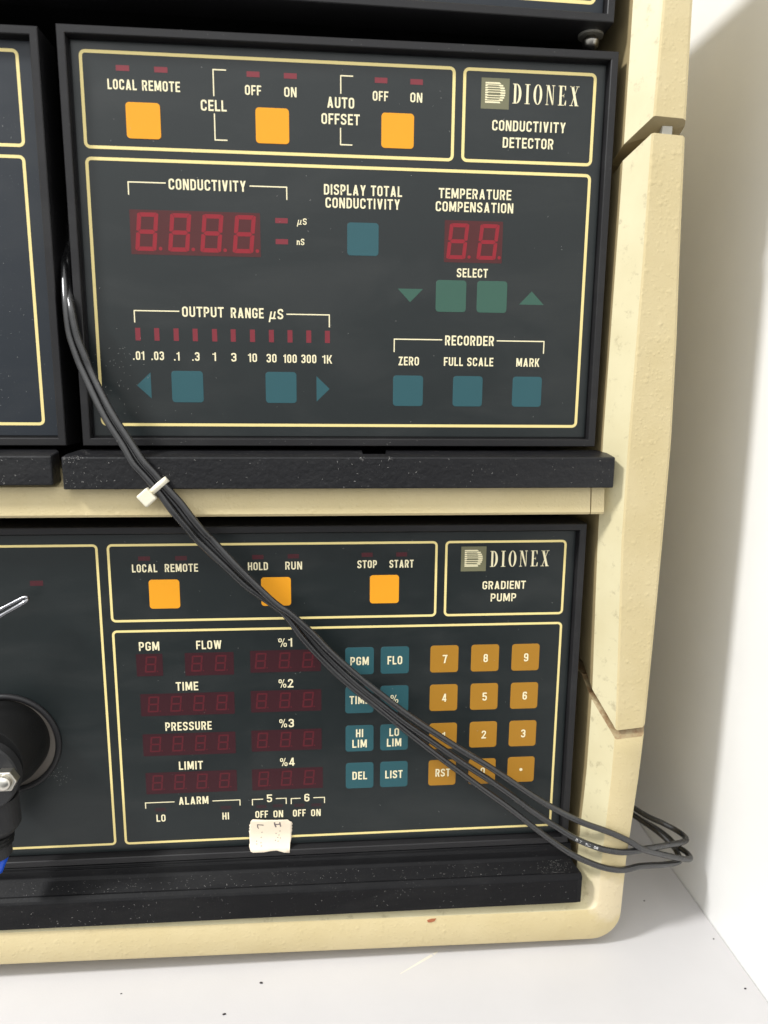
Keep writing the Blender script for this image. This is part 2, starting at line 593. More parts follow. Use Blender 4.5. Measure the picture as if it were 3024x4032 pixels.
def glyphs():
    G = {}

    def add(ch, w_, *items):
        G[ch] = (w_, items)
    W = 0.47
    r = W - a_
    R = 0.15
    add('A', .54, dg(.095, 0, .27, 1), dg(.445, 0, .27, 1), st([(.17, .25), (.37, .25)], t=.14))
    add('C', W, st([(r, .67), (r, TP), (a_, TP), (a_, BT), (r, BT), (r, .33)], R))
    add('D', W, st([(a_, BT), (a_, TP), (r, TP), (r, BT)], [0.001, 0.001, .17, .17], True))
    add('E', .40, st([(.40, TP), (a_, TP), (a_, BT), (.40, BT)]), st([(a_, .5), (.37, .5)], t=.15))
    add('F', .39, st([(.39, TP), (a_, TP), (a_, 0)]), st([(a_, .48), (.35, .48)], t=.15))
    add('G', W, st([(r, .69), (r, TP), (a_, TP), (a_, BT), (r, BT), (r, .45), (W * .52, .45)], [0, R, R, R, R, 0.001, 0]))
    add('H', W, st([(a_, 0), (a_, 1)]), st([(r, 0), (r, 1)]), st([(a_, .5), (r, .5)], t=.16))
    add('I', TK, st([(a_, 0), (a_, 1)]))
    add('K', .50, st([(a_, 0), (a_, 1)]), dg(.16, .38, .40, 1), dg(.20, .56, .41, 0))
    add('L', .39, st([(a_, 1), (a_, BT), (.39, BT)]))
    add('M', .62, st([(a_, 0), (a_, 1)]), st([(.62 - a_, 0), (.62 - a_, 1)]), dg(.10, 1, .31, .10, .17), dg(.52, 1, .31, .10, .17))
    add('N', .50, st([(a_, 0), (a_, 1)]), st([(.50 - a_, 0), (.50 - a_, 1)]), dg(.095, 1, .405, 0))
    add('O', W, st([(a_, BT), (a_, TP), (r, TP), (r, BT)], R, True))
    add('P', .45, st([(a_, 0), (a_, TP), (.45 - a_, TP), (.45 - a_, .43), (a_, .43)], [0, 0.001, .15, .15, 0]))
    add('R', .47, st([(a_, 0), (a_, TP), (r, TP), (r, .46), (a_, .46)], [0, 0.001, .15, .15, 0]), dg(.27, .46, .385, 0))
    add('S', W, st([(r, .72), (r, TP), (a_, TP), (a_, .55), (r, .45), (r, BT), (a_, BT), (a_, .28)], R))
    add('T', .45, st([(0, TP), (.45, TP)]), st([(.225, 0), (.225, TP)]))
    add('U', W, st([(a_, 1), (a_, BT), (r, BT), (r, 1)], R))
    add('V', .52, dg(.095, 1, .26, 0), dg(.425, 1, .26, 0))
    add('W', .76, dg(.09, 1, .22, 0, .17), dg(.38, 1, .22, 0, .17), dg(.38, 1, .54, 0, .17), dg(.67, 1, .54, 0, .17))
    add('Y', .52, dg(.095, 1, .26, .40), dg(.425, 1, .26, .40), st([(.26, .43), (.26, 0)]))
    add('Z', .43, st([(0.02, TP), (.43, TP)]), st([(0, BT), (.43, BT)]), dg(.325, .95, .105, .05))
    add(' ', .20)
    add('.', .16, st([(.08, 0), (.08, .17)], t=.16))
    add('/', .36, dg(.05, 0, .31, 1, .10))
    add('%', .66, st([(.06, .58), (.06, .94), (.24, .94), (.24, .58)], .085, True, .10), st([(.42, .06), (.42, .42), (.60, .42), (.60, .06)], .085, True, .10), dg(.19, 0, .47, 1, .09))
    w2 = .43
    r2 = w2 - a_
    add('0', w2, st([(a_, BT), (a_, TP), (r2, TP), (r2, BT)], .14, True))
    add('1', .27, st([(.185, 0), (.185, 1)]), st([(.0, .80), (.185, .80)], t=.12))
    add('2', w2, st([(a_, .69), (a_, TP), (r2, TP), (r2, .60)], .14), dg(.335, .62, .10, .10), st([(0, BT), (w2, BT)]))
    add('3', w2, st([(a_, .73), (a_, TP), (r2, TP), (r2, .53), (.17, .53)], .13), st([(.17, .50), (r2, .50), (r2, BT), (a_, BT), (a_, .28)], .13))
    add('4', .46, st([(.325, 0), (.325, 1)]), st([(0, .265), (.46, .265)], t=.15), dg(.30, 1, .08, .28, .15))
    add('5', w2, st([(w2 - .03, TP), (a_, TP), (a_, .46)]), st([(a_, .57), (r2, .57), (r2, BT), (a_, BT), (a_, .27)], .14))
    add('6', w2, st([(a_, BT), (a_, .56), (r2, .56), (r2, BT)], .14, True), st([(a_, .35), (a_, TP), (r2, TP), (r2, .74)], .14))
    add('7', .42, st([(0, TP), (.42, TP)]), dg(.325, .95, .16, 0))
    add('8', w2, st([(a_, BT), (a_, .51), (r2, .51), (r2, BT)], .14, True), st([(a_ + .01, .50), (a_ + .01, TP), (r2 - .01, TP), (r2 - .01, .50)], .14, True))
    add('9', w2, st([(a_, .44), (a_, TP), (r2, TP), (r2, .44)], .14, True), st([(r2, .65), (r2, BT), (a_, BT), (a_, .26)], .14))
    add('µ', .62, dg(.06, -.30, .24, .74, .15), st([(.14, .08), (.42, .08)], t=.15), dg(.42, 0, .54, .74, .15), st([(.46, .06), (.60, .06)], t=.10))
    add('n', .40, st([(a_, 0), (a_, .72)]), st([(a_, .63), (.40 - a_, .63), (.40 - a_, 0)], [0, .13, 0]))
    return G


GL = glyphs()


def fillet(pts, rad, closed):
    n = len(pts)
    rad = rad if isinstance(rad, (list, tuple)) else [rad] * n
    out = []
    for i, p in enumerate(pts):
        if (not closed and i in (0, n - 1)) or rad[i] <= 0.002:
            out.append(Vector((p[0], p[1])))
            continue
        p = Vector(p)
        u = Vector(pts[i - 1]) - p
        v = Vector(pts[(i + 1) % n]) - p
        rr = min(rad[i], u.length * 0.49, v.length * 0.49)
        A = p + u.normalized() * rr
        Bq = p + v.normalized() * rr
        for k in range(6):
            t = k / 5
            out.append((1 - t) ** 2 * A + 2 * t * (1 - t) * (p * 0.75 + (A + Bq) * 0.125) + t * t * Bq)
    return out


def ribbon(bm, pts, t, closed, put, k):
    n = len(pts)
    L, Rr = [], []
    for i in range(n):
        if closed:
            d0 = pts[i] - pts[i - 1]
            d1 = pts[(i + 1) % n] - pts[i]
        else:
            d0 = pts[i] - pts[max(i - 1, 0)] if i > 0 else pts[1] - pts[0]
            d1 = pts[min(i + 1, n - 1)] - pts[i] if i < n - 1 else d0
        d0 = d0.normalized() if d0.length > 1e-9 else d1.normalized()
        d1 = d1.normalized() if d1.length > 1e-9 else d0
        n0 = Vector((-d0.y, d0.x))
        n1 = Vector((-d1.y, d1.x))
        m = (n0 + n1)
        m = m.normalized() if m.length > 1e-6 else n1
        s = (t / 2) / max(m.dot(n1), 0.45)
        L.append(put(pts[i] + m * s, k))
        Rr.append(put(pts[i] - m * s, k))
    for i in range(n if closed else n - 1):
        j = (i + 1) % n
        bm.faces.new((L[i], L[j], Rr[j], Rr[i]))


def text(bm, s, x0, x1, zc, h, y, flip=False, surf=None):
    """lay the words s between x0 and x1, cap height h, middle zc, on the plane y"""
    gap = 0.13
    nat = sum(GL[c][0] for c in s) + gap * (len(s) - 1)
    sc = (x1 - x0) / (nat * h)
    x = 0.0
    kk = [0]

    def put(p, k):
        X, Z = p.x, p.y
        if flip:
            X, Z = (x1 - x0) / h - X, 1 - Z
        if surf:
            return bm.verts.new(surf(X * h, (Z - .5) * h, k))
        return bm.verts.new((x0 + X * h, y - 0.006 * k, zc + (Z - 0.5) * h))
    for c in s:
        gw, items = GL[c]
        for it in items:
            kk[0] += 1
            if it[0] == 's':
                _, pts, rad, cl, t = it
                fp = fillet(pts, rad, cl)
                lo, hi = t / 2, gw - t / 2
                q = []
                for p in fp:
                    if hi > lo + 1e-6 and gw * sc > t:
                        q.append(Vector((x + t / 2 + (p.x - lo) * (gw * sc - t) / (hi - lo), p.y)))
                    else:
                        q.append(Vector((x + p.x * sc, p.y)))
                ribbon(bm, q, t, cl, put, kk[0] % 4)
            else:
                _, ax, ay, bx, by, t = it
                q = [Vector((x + ax * sc - t / 2, ay)), Vector((x + ax * sc + t / 2, ay)), Vector((x + bx * sc + t / 2, by)), Vector((x + bx * sc - t / 2, by))]
                bm.faces.new([put(p, kk[0] % 4) for p in q])
        x += (gw + gap) * sc
    return bm


def caption(s, x0, x1, zc, h, parent, y=-0.05, mat='cream', name='caption'):
    o = obj(name, text(bmesh.new(), s, x0, x1, zc, h, y), M[mat], parent)
    return o


def bracket(pts, parent, t=0.45):
    bm = bmesh.new()
    ribbon(bm, [Vector(p) for p in pts], t, False, lambda p, k: bm.verts.new((p.x, -0.05, p.y)), 0)
    return obj('bracket_line', bm, M['cream'], parent)


def serif_word(x0, x1, zc, h, y, parent):
    """wide-spaced bookish capitals with thick stems and hairline serifs"""
    bm = bmesh.new()
    kk = [0]
    W_ = [.47, .28, .47, .50, .44, .50]
    gap = .19
    tot = sum(W_) + gap * 5
    sx = (x1 - x0) / tot
    cur = [0.0]

    def poly(pts):
        kk[0] += 1
        bm.faces.new([bm.verts.new((x0 + (cur[0] + px) * sx, y - 0.006 * (kk[0] % 4), zc + (pz - .5) * h)) for px, pz in pts])

    def rc(xa, xb, za, zb):
        poly([(xa, za), (xb, za), (xb, zb), (xa, zb)])

    def crescent(cx, rxo, rxi, rzo, rzi, a0, a1, n=20):
        for i in range(n):
            t0 = math.radians(a0 + (a1 - a0) * i / n)
            t1 = math.radians(a0 + (a1 - a0) * (i + 1) / n)
            bm.faces.new([bm.verts.new((x0 + (cur[0] + cx + rx * math.cos(t)) * sx, y - 0.012, zc + rz * math.sin(t) * h)) for rx, rz, t in ((rxo, rzo, t0), (rxo, rzo, t1), (rxi, rzi, t1), (rxi, rzi, t0))])
    hs = .035
    for ch, w_ in zip('DIONEX', W_):
        if ch == 'D':
            rc(.07, .19, 0, 1); rc(0, .22, 0, hs); rc(0, .22, 1 - hs, 1)
            crescent(.20, .27, .13, .5, .465, -90, 90)
        elif ch == 'I':
            rc(.08, .20, 0, 1); rc(0, .28, 0, hs); rc(0, .28, 1 - hs, 1)
        elif ch == 'O':
            crescent(.235, .235, .11, .51, .475, 0, 360, 40)
        elif ch == 'N':
            rc(.07, .105, 0, 1); rc(.395, .43, 0, 1); rc(0, .17, 0, hs); rc(.33, .50, 1 - hs, 1); rc(0, .14, 1 - hs, 1)
            poly([(.05, 1), (.19, 1), (.43, 0), (.37, 0)])
        elif ch == 'E':
            rc(.07, .19, 0, 1); rc(0, .40, 0, hs); rc(0, .40, 1 - hs, 1); rc(.19, .31, .48, .515)
            poly([(.40, 1), (.40, .76), (.375, .76), (.32, 1)]); poly([(.43, 0), (.44, .26), (.41, .26), (.33, 0)]); poly([(.30, .40), (.315, .40), (.315, .60), (.30, .60)])
        else:
            poly([(.06, 1), (.20, 1), (.45, 0), (.31, 0)]); poly([(.40, 1), (.435, 1), (.105, 0), (.07, 0)])
            rc(0, .20, 0, hs); rc(.28, .50, 0, hs); rc(0, .25, 1 - hs, 1); rc(.33, .50, 1 - hs, 1)
        cur[0] += w_ + gap
    return obj('emblem_lettering', bm, M['cream'], parent)


def emblem(cx, cz, parent):
    tile = obj('emblem_tile', slab([(cx - 5.6, cz - 5.6), (cx + 5.6, cz - 5.6), (cx + 5.6, cz + 5.6), (cx - 5.6, cz + 5.6)], -0.05, 0.2), M['tile'], parent)
    bm = bmesh.new()
    n = 9
    h = 7.8
    zc = cz + 0.3
    xl = cx - 4.0
    for i in range(n):
        z = zc + h / 2 - (i + .5) * h / n
        dz = (z - zc) / (h / 2)
        xr = xl + 4.0 + 4.0 * math.sqrt(max(0.0, 1 - dz * dz * .93))
        th = h / n * 0.70
        zt, zb = z + th / 2, z - th / 2
        if i in (0, n - 1):
            pts = [(xl, zb), (xl, zt), (xr - .2, zt), (xr + .1, zb)] if i else [(xl, zb), (xl, zt), (xr - .5, zt), (xr + .3, zb)]
        else:
            xs, xe = xl + 0.9 + 0.35 * (1 - abs(dz)), xr - 1.5 - 0.7 * (1 - abs(dz))
            top = z > zc - 0.1
            # the bar thins towards the middle of the letter
            ins = th * 0.52
            if top:
                pts = [(xl, zb), (xl, zt), (xr, zt), (xr + .05, zb), (xe + .4, zb), (xe, zb + ins), (xs, zb + ins), (xs - .4, zb)]
            else:
                pts = [(xl, zb), (xl, zt), (xs - .4, zt), (xs, zt - ins), (xe, zt - ins), (xe + .4, zt), (xr + .05, zt), (xr, zb)]
        slab(pts, -0.10, -0.05, bm)
    obj('emblem_mark', bm, M['cream'], tile)
    return tile


def digit(cx, cz, w_, h, t, parent, mat, y):
    """slanted seven-segment figure with its point"""
    bm = bmesh.new()
    sl = 0.10

    def P(u, v):
        return bm.verts.new((cx + u + v * sl, y, cz + v))
    W2 = w_ / 2 - h * sl / 2
    H2 = h / 2
    g = t * 0.07

    def poly(pts):
        bm.faces.new([P(*p) for p in pts])
    poly([(-W2 + t * .5, H2), (W2 - t * .5, H2), (W2 - t, H2 - t), (-W2 + t, H2 - t)])
    poly([(-W2 + t * .5, -H2), (W2 - t * .5, -H2), (W2 - t, -H2 + t), (-W2 + t, -H2 + t)])
    poly([(-W2 + t * .55, 0), (-W2 + t, t / 2), (W2 - t, t / 2), (W2 - t * .55, 0), (W2 - t, -t / 2), (-W2 + t, -t / 2)])
    for s in (-1, 1):
        for q in (-1, 1):
            poly([(s * W2, q * (H2 - t * .35)), (s * (W2 - t * .42), q * (H2 - g)), (s * (W2 - t) , q * (H2 - t - g)), (s * (W2 - t), q * (t / 2 + g * 2)), (s * (W2 - t * .5), q * g * 2), (s * W2, q * t * .30)])
    dx, dr = W2 + t * 0.95 + H2 * sl * 0.2, t * 0.44
    bm.faces.new([bm.verts.new((cx + dx - H2 * sl + dr * math.cos(a * math.pi / 6), y, cz - H2 + t * .6 + dr * math.sin(a * math.pi / 6))) for a in range(12)])
    return obj('digit', bm, mat, parent)


def display(cx, cz, w_, h, parent, mat):
    return obj('digital_display', slab(rrect(cx - w_ / 2, cx + w_ / 2, cz - h / 2, cz + h / 2, 0.3, 2), -0.04, 0.2), M[mat], parent)


def key(cx, cz, s, mat, parent, name, thick=0.14):
    return obj(name, slab(rrect(cx - s / 2, cx + s / 2, cz - s / 2, cz + s / 2, 1.35), -thick, 0.2), M[mat], parent, bevel=0.05, segs=1)


def lamp_rect(cx, cz, w_, h, parent, mat):
    return obj('indicator_light', slab([(cx - w_ / 2, cz - h / 2), (cx + w_ / 2, cz - h / 2), (cx + w_ / 2, cz + h / 2), (cx - w_ / 2, cz + h / 2)], -0.04, 0.2), M[mat], parent)


# ------------------------------------------------------------------ the setting
bm = box(-1200, 191.6, -130, 700, -294, -264)
obj('counter', bm, M['counter'], kind='structure', label='white laminate counter under the instrument')
bm = box(192, 212, -260, 700, -294, 900)
obj('wall', bm, M['wall'], kind='structure', label='white side wall right of the instrument')

# ------------------------------------------------------------------ beige housing


def interp(tab, z):
    tab = sorted(tab)
    if z <= tab[0][0]:
        return tab[0][1]
    for (a, va), (b, vb) in zip(tab, tab[1:]):
        if z <= b:
            return va + (vb - va) * (z - a) / (b - a)
    return tab[-1][1]


REC = [(-235, 119.9), (-218, 119.9), (-200, 120.6), (-181, 121.6), (-138, 121.9), (-95, 120.6), (-66, 119.9), (-23, 119.4), (78, 120.2), (140, 120.2), (230, 120.2)]
RID = [(-243, 128.0), (-218, 128.3), (-176, 130.1), (-150, 130.4), (-110, 128.8), (-63, 127.0), (-22, 127.0), (49, 127.7), (94, 127.6), (140, 128.4), (230, 128.8)]
SIL = [(-246, 139.8), (-221, 140.6), (-177, 143.6), (-155, 144.6), (-110, 145.4), (-65, 146.0), (-22, 146.2), (20, 145.0), (50, 143.6), (97, 141.8), (140, 140.7), (230, 139.6)]


def rows_at(z):
    rc, rd, si = interp(REC, z), interp(RID, z), interp(SIL, z)
    # (X, Y, row) from the deep inner wall round the front to the far back of the side
    return [(rc - 0.6, 190), (rc - 0.6, 26), (rc - 0.3, 9), (rc, -4), (rd - 1.0, -11.9), (rd - 0.3, -12.8), (rd + 0.6, -13.1), (si - 1.8, -12.6), (si - 0.6, -12.0), (si, -10.4), (si, 9), (si, 26), (si, 190)]


def upright(zs, cut_lo, cut_hi):
    """side of the housing lofted through heights zs; the ends are cut along slanted planes"""
    bm = bmesh.new()
    loops = []
    for i, z in enumerate(zs):
        lp = []
        for X, Y in rows_at(z):
            zz = z
            if i == 0 and cut_lo:
                zz = cut_lo(Y)
            if i == len(zs) - 1 and cut_hi:
                zz = cut_hi(Y)
            lp.append(bm.verts.new((X, Y, zz)))
        loops.append(lp)
    n = len(loops[0])
    for a, b in zip(loops, loops[1:]):
        for k in range(n - 1):
            f = bm.faces.new((a[k], a[k + 1], b[k + 1], b[k]))
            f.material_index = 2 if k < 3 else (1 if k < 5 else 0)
            f.smooth = False
    for lp in (loops[0], loops[-1]):
        for k in range(n // 2):
            q = [lp[k], lp[k + 1], lp[n - 2 - k], lp[n - 1 - k]]
            q = list(dict.fromkeys(q))
            if len(q) >= 3:
                try:
                    f = bm.faces.new(q)
                    f.material_index = 2
                except ValueError:
                    pass
    return bm


def frange(a, b, n):
    return [a + (b - a) * i / n for i in range(n + 1)]


cut_top_lo = lambda Y: 102.3 - min(0.85 * (Y + 13), 12)      # underside of the upper section
cut_top_hi = lambda Y: 96.2 - min(0.85 * (Y + 13), 12)       # top of the middle section
cut_bot_lo = lambda Y: -152.3 + min(1.75 * (Y + 13), 24)     # underside of the middle section
cut_bot_hi = lambda Y: -156.7 + min(1.70 * (Y + 13), 22)     # top of the lower section

up = root('instrument_housing', 'short beige housing section at the top right, ending at a slanted gap', 'housing', (130, 0, 95))
obj('side_panel', upright([102.3, 112, 140, 170, 190, 203], cut_top_lo, None), [M['beige'], M['beige_inner'], M['recess'], M['rust_shade']], up)
obj('top_panel', box(-345, 145, -14, 190, 203.2, 209), M['beige'], up, bevel=1.5)
obj('back_panel', box(-340, 119, 184, 190, 90, 203), M['inside'], up)  # unseen back, added against light leaking in from behind
obj('far_side_panel', box(-345, -335, -12, 190, 95, 203), M['beige'], up)  # unseen far side, added to block light from the interior gaps

mid = root('instrument_housing', 'tall beige housing section bulging beside the orange-keyed panel, with a cross rail', 'housing', (130, 0, -150))
obj('side_panel', upright([-152.3, -128, -110, -95, -80, -65, -40, -22, 0, 20, 50, 80, 96.2], cut_bot_lo, cut_top_hi), [M['beige'], M['beige_inner'], M['recess'], M['rust_shade']], mid)
bm = bmesh.new()
for x0, x1 in ((-340, 113.2), (113.7, 119.3)):
    prof = [(-9.0, -42), (-10.2, -53.2), (-9.6, -54.2), (6, -54.2), (60, -54.2), (60, -36), (4, -36)]
    a = [bm.verts.new((x0, y, z)) for y, z in prof]
    b = [bm.verts.new((x1, y, z)) for y, z in prof]
    bm.faces.new(a)
    bm.faces.new(b)
    for i in range(len(prof)):
        j = (i + 1) % len(prof)
        bm.faces.new((a[i], a[j], b[j], b[i]))
obj('cross_rail', bm, M['beige'], mid, label='beige rail between the two front panels')
obj('back_panel', box(-340, 119, 184, 190, -128, 84), M['inside'], mid)  # unseen back, keeps background light out of the gaps
obj('far_side_panel', box(-345, -335, -12, 190, -150, 90), M['beige'], mid)  # unseen, added to block light entering from the left
obj('spacer_tab', box(132.6, 136.8, -10.5, 2, 84.0, 99.9), simple('grey_spacer', (0.46, 0.44, 0.38), 0.6, var=0.15), mid, bevel=0.3)

low = root('instrument_housing', 'beige housing base with a rounded bottom corner above the white counter', 'housing', (0, 0, -262))
# base: the section sweeps down the right side, round the corner and along the bottom
bm = bmesh.new()
loops = []
zs = [-156.2, -164, -176, -190, -205, -218]


def corner(rad, X, Zb, a):
    return (X - rad + rad * math.cos(a), Zb + rad + rad * math.sin(a))


for i, z in enumerate(zs):
    lp = []
    for X, Y in rows_at(z):
        lp.append((X, Y, cut_bot_hi(Y) if i == 0 else z))
    loops.append(lp)
rc_b, rd_b, si_b = -236.4, -243.6, -260.4
rowspec = []          # (X right, Y, Z bottom, radius)
rr0 = rows_at(-235)
zbot = [rc_b + .6, rc_b + .6, rc_b + .3, rc_b, rd_b + 1.0, rd_b + .3, rd_b - .6, si_b + 1.8, si_b + .6, si_b, si_b, si_b, si_b]
rad = [2, 2, 2, 2.5, 3.5, 4, 4.5, 12.5, 13.5, 14, 14, 14, 14]
for k in range(9):
    a = -math.pi / 2 * k / 8
    lp = []
    for (X, Y), zb, r_ in zip(rr0, zbot, rad):
        x, z = corner(r_, X, zb, a)
        lp.append((x, Y, z))
    loops.append(lp)
for x in (90, 40, -20, -80, -140, -240, -345):
    dz = (112 - x) * 0.0178                     # the base lies a touch out of level
    loops.append([(x, Y, zb + dz) for (X, Y), zb in zip(rr0, zbot)])
vl = [[bm.verts.new(p) for p in lp] for lp in loops]
n = len(vl[0])
for a, b in zip(vl, vl[1:]):
    for k in range(n - 1):
        f = bm.faces.new((a[k], a[k + 1], b[k + 1], b[k]))
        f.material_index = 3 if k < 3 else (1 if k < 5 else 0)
        f.smooth = True
for k in range(n // 2):
    q = list(dict.fromkeys([vl[0][k], vl[0][k + 1], vl[0][n - 2 - k], vl[0][n - 1 - k]]))
    if len(q) >= 3:
        bm.faces.new(q).material_index = 2
base = obj('base_frame', bm, [M['beige'], M['beige_inner'], M['rust_shade'], M['recess']], low)
for ed in base.data.edges:
    pass
base.modifiers.new('split', 'EDGE_SPLIT').split_angle = math.radians(32)
obj('back_panel', box(-340, 119, 184, 190, -256, -135), M['inside'], low)  # unseen back wall, shuts out light from behind
obj('paint_chip', slab([(46.5, -243.9), (48.2, -243.3), (50.7, -243.2), (50.0, -244.6), (48.4, -245.1), (46.9, -245.0)], -13.25, -12.9), simple('bare_rust', (0.36, 0.12, 0.05), 0.8, var=0.3), low)
for fx, fy in ((120, 20), (-300, 20), (120, 160), (-300, 160)):
    obj('foot', lathe([(9, -264), (10, -263), (9, -258)], fx, 0, 24, axis='Z', cy=fy), M['inside'], low)

# ------------------------------------------------------------------ front modules
BZ = [(0.0, 14.0), (0.0, -3.2), (0.3, -3.5), (2.7, -3.5), (3.0, -3.2), (3.0, 0.8), (5.5, 0.8)]


def module(rt, x0, x1, z0, z1, film, panel_ins=(4.0, 3.9), depth=178):
    obj('bezel', ring_frame(x0, x1, z0, z1, BZ), M['bezel'], rt)
    p = obj('front_panel', box(x0 + 3.75, x1 - 3.6, 0.0, 1.6, z0 + 3.75, z1 - 3.75), M[film], rt, bevel=0.15, segs=1)
    obj('body', box(x0 + 2, x1 - 2, 14.2, depth, z0 + 2, z1 - 2), M['inside'], rt)
    return p


def ledge(rt, x0, x1, yf, zt_b, zt_f, zb, c0, c1, notch=None, mat='ledge'):
    """shelf below a front panel: outline seen from above, slightly falling top"""
    out = [(x0 + c0, 0.5), (x0, yf * .62), (x0, yf), (x1, yf), (x1, yf * .35), (x1 - c1, 0.5)]
    if notch:
        out += [(notch[1], 0.5), (notch[1], notch[2]), (notch[0], notch[2]), (notch[0], 0.5)]
    bm = bmesh.new()
    top = [bm.verts.new((x, y, zt_b + (zt_f - zt_b) * (0.5 - y) / (0.5 - yf))) for x, y in out]
    bot = [bm.verts.new((x, y, zb + (0.6 if y > yf else 0))) for x, y in out]
    bm.faces.new(top)
    bm.faces.new(bot)
    for i in range(len(out)):
        j = (i + 1) % len(out)
        bm.faces.new((top[i], top[j], bot[j], bot[i]))
    return obj('ledge', bm, M[mat], rt, bevel=0.55, segs=2)


# detector (upper right panel)
det = root('conductivity_detector', 'black instrument module with three orange square keys above red conductivity digits', 'instrument', (10, 0, -26))
DX0, DX1, DZ0, DZ1 = -96.6, 116.2, -25.9, 128.4
module(det, DX0, DX1, DZ0, DZ1, 'panel')
ledge(det, -101.8, 121.2, -14, -27.6, -29.4, -42.3, 3.0, 3.2, (16.4, 26.2, -7.5))
bm = bmesh.new()
for x0, x1, z0, z1 in ((-89.4, 51.8, 87.7, 121.0), (56.0, 108.4, 87.7, 121.0), (-89.4, 108.4, -17.5, 83.6)):
    b = rr_outline(x0, x1, z0, z1, 1.7, 1.17, -0.05, 0.2)
    obj('border_line', b, M['line'], det)
for cx in (-67.5, -18.8, 29.9):
    key(cx, 97.6, 12.8, 'orange', det, 'push_button')
for mt, cx, cz in (('teal', 16.4, 56.8), ('green', 52.7, 35.5), ('green', 69.8, 35.5), ('teal', -54.9, -2.1), ('teal', -17.1, -2.1), ('teal', 35.5, -3.0), ('teal', 60.8, -3.0), ('teal', 86.3, -3.0)):
    key(cx, cz, 12.6, mt, det, 'membrane_key', 0.08)
for mt, pts in (('green', ((30.7, 38.1), (41.1, 38.1), (35.8, 32.8))), ('green', ((81.4, 32.7), (91.8, 32.7), (86.5, 38.0))), ('teal', ((-75.0, -1.7), (-69.4, 3.5), (-69.4, -6.9))), ('teal', ((-2.6, 2.7), (-2.6, -7.7), (2.8, -2.5)))):
    obj('arrow_mark', slab(pts, -0.05, 0.2), M[mt], det)
for cx, cz in ((-74.3, 115.7), (-60.2, 115.7), (-25.8, 115.6), (-11.7, 115.6), (23.2, 115.5), (37.1, 115.5), (-15.9, 63.0), (-15.9, 55.1)):
    lamp_rect(cx, cz, 4.9, 1.95, det, 'led')
for cx in (-73.6, -66.2, -58.6, -51.1, -43.4, -36.0, -28.3, -20.7, -13.2, -5.6, 2.0):
    lamp_rect(cx, 18.5, 2.0, 4.9, det, 'led')
for s, x0, x1, zc, h in (
    ('LOCAL', -80.1, -69.4, 110.0, 3.6), ('REMOTE', -67.4, -53.4, 110.0, 3.6), ('CELL', -45.8, -36.2, 104.0, 3.9), ('OFF', -29.0, -22.9, 110.0, 3.5), ('ON', -14.1, -9.4, 109.9, 3.5),
    ('AUTO', 2.3, 12.8, 106.9, 3.9), ('OFFSET', 0.1, 14.9, 101.0, 3.9), ('OFF', 20.0, 26.0, 109.9, 3.5), ('ON', 34.7, 39.4, 109.9, 3.5), ('CONDUCTIVITY', 67.5, 97.4, 101.1, 3.9), ('DETECTOR', 72.0, 92.6, 94.9, 3.9),
    ('CONDUCTIVITY', -59.1, -29.5, 75.3, 4.0), ('µS', -9.9, -6.0, 62.9, 2.4), ('nS', -10.0, -7.0, 55.2, 2.4), ('DISPLAY TOTAL', 0.9, 31.9, 75.2, 3.9), ('CONDUCTIVITY', 1.5, 31.2, 70.3, 3.9),
    ('TEMPERATURE', 46.8, 76.2, 75.2, 3.8), ('COMPENSATION', 45.6, 77.3, 70.2, 3.8), ('SELECT', 54.9, 67.7, 44.8, 3.5), ('OUTPUT', -55.9, -39.6, 27.5, 4.0), ('RANGE', -36.7, -23.7, 27.4, 4.0), ('µS', -21.7, -15.8, 27.2, 4.0),
    ('.01', -76.0, -71.5, 10.1, 3.4), ('.03', -68.8, -63.8, 10.1, 3.4), ('.1', -59.9, -57.6, 10.0, 3.4), ('.3', -52.7, -49.7, 10.0, 3.4), ('1', -44.4, -43.1, 10.0, 3.4), ('3', -37.0, -35.0, 9.9, 3.4), ('10', -30.2, -26.7, 9.8, 3.4), ('30', -22.8, -18.8, 9.7, 3.4), ('100', -16.0, -10.6, 9.6, 3.4), ('300', -8.7, -2.6, 9.6, 3.4), ('1K', -0.1, 4.0, 9.5, 3.4),
        ('RECORDER', 50.7, 71.3, 17.8, 4.0), ('ZERO', 31.4, 39.9, 9.2, 3.5), ('FULL SCALE', 50.4, 71.3, 9.2, 3.5), ('MARK', 81.2, 91.2, 9.2, 3.5)):
    caption(s, x0, x1, zc, h, det)
for pts in (((-35.9, 116.6), (-40.8, 116.6), (-40.8, 107.3)), ((-40.8, 101.2), (-40.8, 91.8), (-36.1, 91.8)), ((12.4, 116.5), (7.6, 116.5), (7.6, 110.1)), ((7.5, 97.9), (7.5, 91.8), (12.1, 91.8)),
            ((-74.4, 70.9), (-74.4, 75.6), (-60.2, 75.6)), ((-28.1, 75.5), (-13.7, 75.5), (-13.7, 70.8)), ((-74.6, 23.0), (-74.6, 27.6), (-57.0, 27.6)), ((-14.5, 27.2), (2.8, 27.2), (2.8, 22.3)), ((29.5, 12.8), (29.5, 18.0), (49.5, 18.0)), ((72.5, 17.9), (92.7, 17.9), (92.7, 12.9))):
    bracket(pts, det)
d1 = display(-49.4, 57.3, 50.2, 16.6, det, 'window')
for cx in (-68.2, -55.6, -43.2, -30.6):
    digit(cx, 57.5, 9.5, 14.3, 1.6, d1, M['segment'], -0.06)
d2 = display(61.4, 56.9, 23.9, 16.2, det, 'window')
for cx in (54.9, 67.4):
    digit(cx, 57.0, 9.3, 13.8, 1.5, d2, M['segment'], -0.06)
emblem(68.3, 112.6, det)
serif_word(75.3, 102.1, 112.9, 7.2, -0.05, det)

